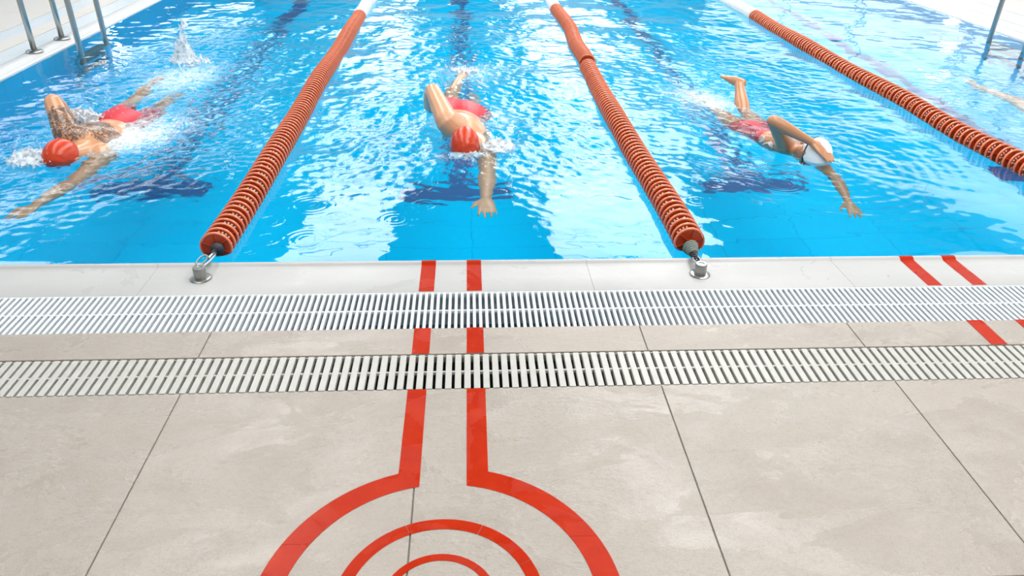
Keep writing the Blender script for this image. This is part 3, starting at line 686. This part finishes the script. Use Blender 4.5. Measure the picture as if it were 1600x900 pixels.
SK1 = skin_material('tanned_skin', (0.50, 0.24, 0.12), (0.58, 0.30, 0.16), tattoo=[((-2.22, 4.16, 0.10), 0.15), ((-2.15, 4.27, 0.06), 0.17), ((-2.04, 4.22, 0.03), 0.12)])
SK2 = skin_material('light_tanned_skin', (0.60, 0.31, 0.17), (0.66, 0.36, 0.21))
SK3 = skin_material('brown_tanned_skin', (0.44, 0.20, 0.095), (0.52, 0.25, 0.13))
SK4 = skin_material('fair_skin', (0.64, 0.38, 0.26), (0.70, 0.43, 0.30))
swimmer('swimmer in red cap with tattooed shoulder doing front crawl in the left lane', dict(
    head=(-2.165, 3.93, 0.035), crown=(-2.20, 3.81, 0.055), face=(-2.20, 3.90, -0.2), neck=(-2.125, 4.10, 0.02), pelvis=(-2.13, 4.62, -0.005),
    shL=(-2.015, 4.03, -0.05), elL=(-2.04, 3.73, -0.10), wrL=(-2.095, 3.46, -0.11), tipL=(-2.135, 3.24, -0.09), palmL=(0.1, 0.1, -1), thumbL=(-1, 0, 0),
    shR=(-2.225, 4.13, 0.10), elR=(-2.325, 4.27, 0.24), wrR=(-2.37, 4.48, 0.07), tipR=(-2.36, 4.65, 0.0), palmR=(0.3, 0.3, 0.5), thumbR=(1, 0, 0),
    hipL=(-2.05, 4.68, -0.03), hipR=(-2.22, 4.68, 0.0), knL=(-2.07, 5.06, -0.16), anL=(-2.08, 5.43, -0.26), toeL=(-2.09, 5.60, -0.33),
    knR=(-2.25, 5.10, -0.04), anR=(-2.26, 5.50, -0.03), toeR=(-2.27, 5.70, -0.05)), SK1, CAP_RED, cap_label='wrinkled red swim cap', sink=0.048)
swimmer('swimmer in red cap doing front crawl toward the camera in the middle lane', dict(
    head=(-0.03, 4.06, 0.035), crown=(-0.035, 3.93, 0.075), face=(-0.03, 4.00, -0.2), neck=(-0.03, 4.235, 0.02), pelvis=(-0.035, 4.76, -0.01),
    shL=(0.085, 4.14, -0.06), elL=(0.088, 3.82, -0.09), wrL=(0.075, 3.51, -0.125), tipL=(0.082, 3.29, -0.155), palmL=(0, -0.3, -1), thumbL=(-1, 0, 0),
    shR=(-0.135, 4.27, 0.115), elR=(-0.222, 4.53, 0.215), wrR=(-0.265, 4.72, 0.06), tipR=(-0.24, 4.86, -0.04), palmR=(0.4, 0.2, 0.5), thumbR=(1, 0, 0),
    hipL=(0.05, 4.82, -0.05), hipR=(-0.12, 4.82, 0.0), knL=(0.03, 5.18, -0.20), anL=(0.02, 5.53, -0.34), toeL=(0.02, 5.70, -0.42),
    knR=(-0.13, 5.20, -0.04), anR=(-0.075, 5.56, 0.0), toeR=(-0.025, 5.75, 0.01)), SK2, CAP_RED, cap_label='smooth red swim cap')
swimmer('swimmer in white cap with bent arm in the lane right of the middle', dict(
    head=(1.905, 3.91, 0.03), crown=(1.955, 3.80, 0.035), face=(1.86, 3.83, -0.25), neck=(1.865, 4.05, 0.01), pelvis=(1.775, 4.50, -0.015),
    shL=(1.955, 3.965, -0.06), elL=(1.965, 3.68, -0.09), wrL=(1.915, 3.42, -0.12), tipL=(1.897, 3.22, -0.18), palmL=(0, -0.2, -1), thumbL=(-1, 0, 0),
    shR=(1.79, 4.04, 0.065), elR=(1.640, 3.90, 0.235), wrR=(1.862, 3.85, 0.128), tipR=(1.972, 3.78, 0.05), palmR=(-0.2, 0.6, -0.8), thumbR=(0.3, 0.3, -1),
    hipL=(1.845, 4.56, -0.04), hipR=(1.70, 4.53, -0.01), knL=(1.835, 4.87, -0.03), anL=(1.855, 5.10, 0.12), toeL=(1.77, 5.21, 0.13),
    knR=(1.66, 4.88, -0.06), anR=(1.615, 5.22, -0.09), toeR=(1.60, 5.38, -0.12)), SK3, CAP_WHITE, suit='one', female=True, cap_label='white swim cap with a black goggle strap', strap=True, low=0.075)
swimmer('swimmer half out of the picture in the rightmost lane, legs under water', dict(
    head=(3.95, 3.95, 0.035), crown=(3.945, 3.82, 0.075), face=(3.95, 3.89, -0.2), neck=(3.95, 4.13, 0.0), pelvis=(3.96, 4.66, -0.03),
    shL=(4.12, 4.04, -0.05), elL=(4.13, 3.74, -0.10), wrL=(4.12, 3.47, -0.14), tipL=(4.12, 3.28, -0.19), palmL=(0, -0.3, -1), thumbL=(-1, 0, 0),
    shR=(3.83, 4.16, 0.05), elR=(3.80, 4.42, 0.12), wrR=(3.86, 4.62, 0.0), tipR=(3.90, 4.78, -0.06), palmR=(0.4, 0.2, 0.5), thumbR=(1, 0, 0),
    hipL=(4.04, 4.73, -0.05), hipR=(3.88, 4.71, -0.04), knL=(4.00, 5.12, -0.16), anL=(3.93, 5.49, -0.26), toeL=(3.94, 5.66, -0.33),
    knR=(3.86, 5.12, -0.08), anR=(3.83, 5.50, -0.06), toeR=(3.87, 5.69, -0.08)), SK4, CAP_RED, cap_label='red swim cap', low=0.09, leg=0.34)

# ------------------------------------------------------------------ water
xs = np.arange(XL+0.0005, XR, 0.0112); xs = np.append(xs, XR-0.0005)
ys = np.concatenate([np.arange(YN-0.001, 6.2, 0.0092), np.arange(6.2, 9.6, 0.0135), np.arange(9.6, YF-0.05, 0.12), [YF-0.001]])
X, Y = np.meshgrid(xs, ys); X = X.astype(np.float32); Y = Y.astype(np.float32)
def g2(cx, cy, sx, sy): return np.exp(-((X-cx)/sx)**2-((Y-cy)/sy)**2)
def waves(n, l0, l1, slope, seed, aniso=None):
    r = np.random.default_rng(seed); Z = np.zeros_like(X)
    for i in range(n):
        L = l0*(l1/l0)**r.random(); a = r.random()*2*PI if aniso is None else aniso[0]+r.normal()*aniso[1]
        k = 2*PI/L; A = slope*math.sqrt(2.0/n)/k; Z += (A*np.sin(k*(X*math.cos(a)+Y*math.sin(a)) + r.random()*2*PI)).astype(np.float32)
    return Z
far = np.clip((Y-2.9)/1.6, 0, 1); far = far*far*(3-2*far)
churn = (1.0*g2(-2.05, 4.5, 0.55, 0.9) + 0.7*g2(-1.6, 4.2, 0.5, 0.9) + 0.8*g2(-2.1, 5.8, 0.6, 0.8) + 0.9*g2(0.0, 4.5, 0.7, 0.75) + 0.6*g2(0.0, 5.6, 0.6, 0.8)
         + 0.5*g2(0.5, 4.3, 0.5, 0.9) + 0.5*g2(-0.5, 4.2, 0.4, 0.7) + 0.8*g2(1.6, 4.8, 0.5, 0.6) + 0.5*g2(1.5, 3.75, 0.35, 0.25) + 0.45*g2(2.05, 4.0, 0.4, 0.5) + 0.5*g2(1.9, 5.5, 0.6, 0.7) + 0.6*g2(3.9, 5.0, 0.5, 0.8) + 0.25*g2(-2.6, 3.8, 0.4, 0.5))
churn += 0.6*g2(-1.75, 6.3, 0.5, 1.3) + 0.45*g2(0.0, 7.0, 0.7, 1.2) + 0.4*g2(1.8, 6.4, 0.5, 1.0)
churn = np.clip(churn, 0, 1.1)
right = (1-0.45*np.clip((X-2.2)/0.8, 0, 1))*(1-0.6*np.clip((-2.5-X)/0.25, 0, 1)*np.clip((Y-4.3)/0.5, 0, 1))*(1-0.5*np.clip((Y-7.0)/1.5, 0, 1)*np.clip((-1.4-X)/0.5, 0, 1))
Z = waves(30, 0.45, 1.8, 0.040, 3)*(0.22+0.78*far)*right + waves(40, 0.13, 0.45, 0.048, 5)*(0.10+0.7*far+0.5*churn)*right
fa_ = np.clip((Y-3.3)/0.7, 0, 1)*right**2
Z += waves(60, 0.040, 0.13, 0.17, 8)*(0.03+0.20*fa_+0.7*churn) + waves(24, 0.12, 0.3, 0.03, 21, (PI/2, 0.5))*(0.25+0.3*far)
def rings(cx, cy, R, lam, slope, w):
    global Z
    d = np.hypot(X-cx, Y-cy); Z += (slope*lam/(2*PI)*np.sin(2*PI*(d-R)/lam)*np.exp(-((d-R)/w)**2)).astype(np.float32)
for cx, cy, R in ((-0.906, 3.131, 0.05), (-0.712, 2.941, 0.07), (-0.88, 2.95, 0.05), (-0.348, 3.143, 0.045), (0.626, 3.333, 0.06), (-0.978, 3.431, 0.05), (1.887, 3.30, 0.035), (1.102, 3.326, 0.05), (1.472, 3.73, 0.08), (1.30, 3.72, 0.06), (-0.6, 3.15, 0.06), (-0.75, 3.3, 0.08), (-0.95, 2.85, 0.05), (-0.22, 3.3, 0.05), (1.25, 3.55, 0.07), (1.6, 3.55, 0.1)):
    rings(cx, cy, R, 0.026, 0.30, 0.028)
for cx, cy, s in ((0.0, 3.95, 0.07), (-2.1, 3.85, 0.05), (1.9, 3.85, 0.06)):
    d = np.hypot(X-cx, Y-cy); Z += (s*0.07/(2*PI)*np.sin(2*PI*d/0.07)*np.exp(-((d-0.45)/0.35)**2)).astype(np.float32)
Z += 0.012*g2(-2.19, 3.86, 0.12, 0.1) + 0.012*g2(-0.03, 3.95, 0.13, 0.08) + 0.01*g2(1.93, 3.84, 0.1, 0.08)
edge = np.clip(np.minimum(np.minimum(X-XL, XR-X), Y-YN)/0.05, 0, 1); Z *= edge
Z += WZ
ny, nx = X.shape; nv = nx*ny
me = bpy.data.meshes.new('pool_water'); me.vertices.add(nv)
me.vertices.foreach_set('co', np.stack([X, Y, Z], -1).astype(np.float32).ravel())
idx = np.arange(nv, dtype=np.int32).reshape(ny, nx); quads = np.stack([idx[:-1, :-1], idx[:-1, 1:], idx[1:, 1:], idx[1:, :-1]], -1).reshape(-1, 4); nq = len(quads)
me.loops.add(nq*4); me.polygons.add(nq); me.loops.foreach_set('vertex_index', quads.ravel())
me.polygons.foreach_set('loop_start', np.arange(0, nq*4, 4, dtype=np.int32)); me.polygons.foreach_set('loop_total', np.full(nq, 4, dtype=np.int32))
me.polygons.foreach_set('use_smooth', np.ones(nq, dtype=bool)); me.update(calc_edges=True)
foam = (0.75*g2(-2.36, 3.92, 0.12, 0.16) + 0.8*g2(-2.02, 4.25, 0.26, 0.32) + 0.65*g2(-2.4, 4.55, 0.14, 0.2) + 0.8*g2(-2.08, 5.6, 0.34, 0.6) + 0.45*g2(-1.75, 4.5, 0.35, 0.5) + 0.7*g2(0.17, 4.08, 0.16, 0.10) + 0.55*g2(0.15, 4.6, 0.25, 0.4)
        + 0.45*g2(-0.25, 4.6, 0.2, 0.4) + 0.6*g2(0.0, 5.7, 0.35, 0.5) + 0.55*g2(1.72, 4.95, 0.2, 0.3) + 0.5*g2(1.5, 5.2, 0.3, 0.4) + 0.45*g2(2.0, 3.85, 0.12, 0.12) + 0.5*g2(4.1, 5.2, 0.3, 0.6))
at = me.attributes.new('churn', 'FLOAT', 'POINT'); at.data.foreach_set('value', np.clip(churn+0.25*fa_, 0, 1).astype(np.float32).ravel())
at = me.attributes.new('foam', 'FLOAT', 'POINT'); at.data.foreach_set('value', np.clip(foam, 0, 1).astype(np.float32).ravel())
wm = mat('pool_water', (0.80, 0.97, 1.0), 0.0, IOR=1.333, Transmission_Weight=1.0); t = NT(wm)
geo = t.n('ShaderNodeNewGeometry'); v = geo.outputs['Position']
fa = t.n('ShaderNodeAttribute', attribute_name='foam').outputs['Fac']
nz = t.noise(v, 24, 8, 0.72, 1.6); nz2 = t.noise(v, 90, 4, 0.6)
fm = t.math('ADD', t.math('ADD', t.math('MULTIPLY', fa, 0.36), t.math('MULTIPLY', nz, 0.75)), t.math('MULTIPLY', nz2, 0.25))
ff = t.ramp(fm, [(0.64, 0.0), (0.90, 0.75)])
ff = t.math('MULTIPLY', ff, t.ramp(fa, [(0.02, 0.0), (0.2, 1.0)]))
ch = t.n('ShaderNodeAttribute', attribute_name='churn').outputs['Fac']
rip = t.math('ADD', t.noise(v, 38, 3, 0.55, 0.7), t.math('MULTIPLY', t.noise(v, 75, 2, 0.5, 0.5), 0.25))
bp = t.bump(t.math('MULTIPLY', rip, ch), 1.0, 0.0026)
out = t.t.nodes['Material Output']; df = t.n('ShaderNodeBsdfPrincipled'); df.inputs['Base Color'].default_value = (0.88, 0.94, 0.96, 1); df.inputs['Roughness'].default_value = 0.4
ms = t.n('ShaderNodeMixShader'); t.l(ff, ms.inputs[0]); t.l(t.b.outputs[0], ms.inputs[1]); t.l(df.outputs[0], ms.inputs[2]); t.l(ms.outputs[0], out.inputs['Surface'])
water = link('pool_water', me, wm); tag(water, 'rippled clear blue water filling the whole swimming pool', 'water', kind='stuff')

# ------------------------------------------------------------------ splashes
SPL = mat('splashing_water', (0.95, 0.98, 1.0), 0.10, IOR=1.333, Transmission_Weight=0.55)
def splash(label, specs, drops, seed):
    r = random.Random(seed); c0 = Vector(specs[0][0]); e = tag(empty('splash', (c0.x, c0.y, WZ)), label, 'splash', 'splashes round the swimmers'); b0 = Vector(e.location)
    mb = MB()
    for c, rad, n, hgt in specs:
        for i in range(int(n*2.2)):
            a = r.random()*2*PI; q = rad*r.random()**0.65; z = hgt*(1-q/rad)*r.random()
            p = Vector(c)+Vector((q*math.cos(a), q*math.sin(a), z))-b0; s = r.uniform(0.0035, 0.0085)
            d = Vector((r.gauss(0, 1), r.gauss(0, 1), r.gauss(0.4, 0.9)+3.0*(hgt > 0.15))).normalized()*r.uniform(0.012, 0.04)
            mb.limb([p-d, p, p+d], [s*0.5, s, s*0.4], 6, 1)
    link('sheet', remeshed(mb, 0.0045, 1, 0.4, 0.5, 'sheet'), SPL, e)['kind'] = 'stuff'
    dm = MB(); ico = [(1, 0, 0), (-1, 0, 0), (0, 1, 0), (0, -1, 0), (0, 0, 1.2), (0, 0, -1.2)]; fc = [(0, 2, 4), (2, 1, 4), (1, 3, 4), (3, 0, 4), (2, 0, 5), (1, 2, 5), (3, 1, 5), (0, 3, 5)]
    for c, rad, n, hgt in drops:
        for i in range(n):
            p = Vector(c)+Vector((r.gauss(0, rad), r.gauss(0, rad), abs(r.gauss(0, hgt))))-b0; s = r.uniform(0.0012, 0.0042)
            dm.add([Vector(v)*s+p for v in ico], fc)
    dm.build('droplets', SPL, e, True)['kind'] = 'stuff'
splash('white splash in front of the red cap in the left lane', [((-2.33, 3.89, 0.0), 0.10, 70, 0.07), ((-2.25, 3.84, 0.0), 0.06, 25, 0.03)], [((-2.36, 3.9, 0.0), 0.12, 160, 0.06)], 1)
splash('white splash behind the raised elbow in the left lane', [((-2.30, 4.50, 0.0), 0.12, 80, 0.12), ((-2.40, 4.62, 0.0), 0.08, 30, 0.06)], [((-2.35, 4.55, 0.02), 0.14, 120, 0.07)], 2)
splash('tall jet of water kicked up by feet at the back of the left lane', [((-2.20, 6.02, 0.0), 0.10, 90, 0.10), ((-2.22, 6.02, 0.03), 0.05, 60, 0.19), ((-2.15, 6.0, 0.03), 0.045, 45, 0.17), ((-2.185, 6.03, 0.12), 0.028, 26, 0.17), ((-2.155, 6.03, 0.25), 0.016, 10, 0.08), ((-2.10, 5.95, 0.0), 0.12, 50, 0.05)], [((-2.17, 6.0, 0.05), 0.08, 260, 0.22), ((-2.05, 5.8, 0.0), 0.25, 150, 0.05)], 3)
splash('white splash beside the red cap in the middle lane', [((0.16, 4.07, 0.0), 0.09, 60, 0.035), ((-0.02, 3.95, -0.005), 0.10, 40, 0.02)], [((0.15, 4.05, 0.0), 0.10, 120, 0.03)], 4)
splash('white splash over the feet of the middle swimmer', [((-0.03, 5.72, 0.0), 0.10, 40, 0.03)], [((0.0, 5.6, 0.0), 0.25, 150, 0.03)], 5)
splash('small splash at the armpit of the white capped swimmer', [((1.77, 4.14, 0.0), 0.07, 30, 0.02)], [((1.75, 4.3, 0.0), 0.15, 140, 0.02)], 6)
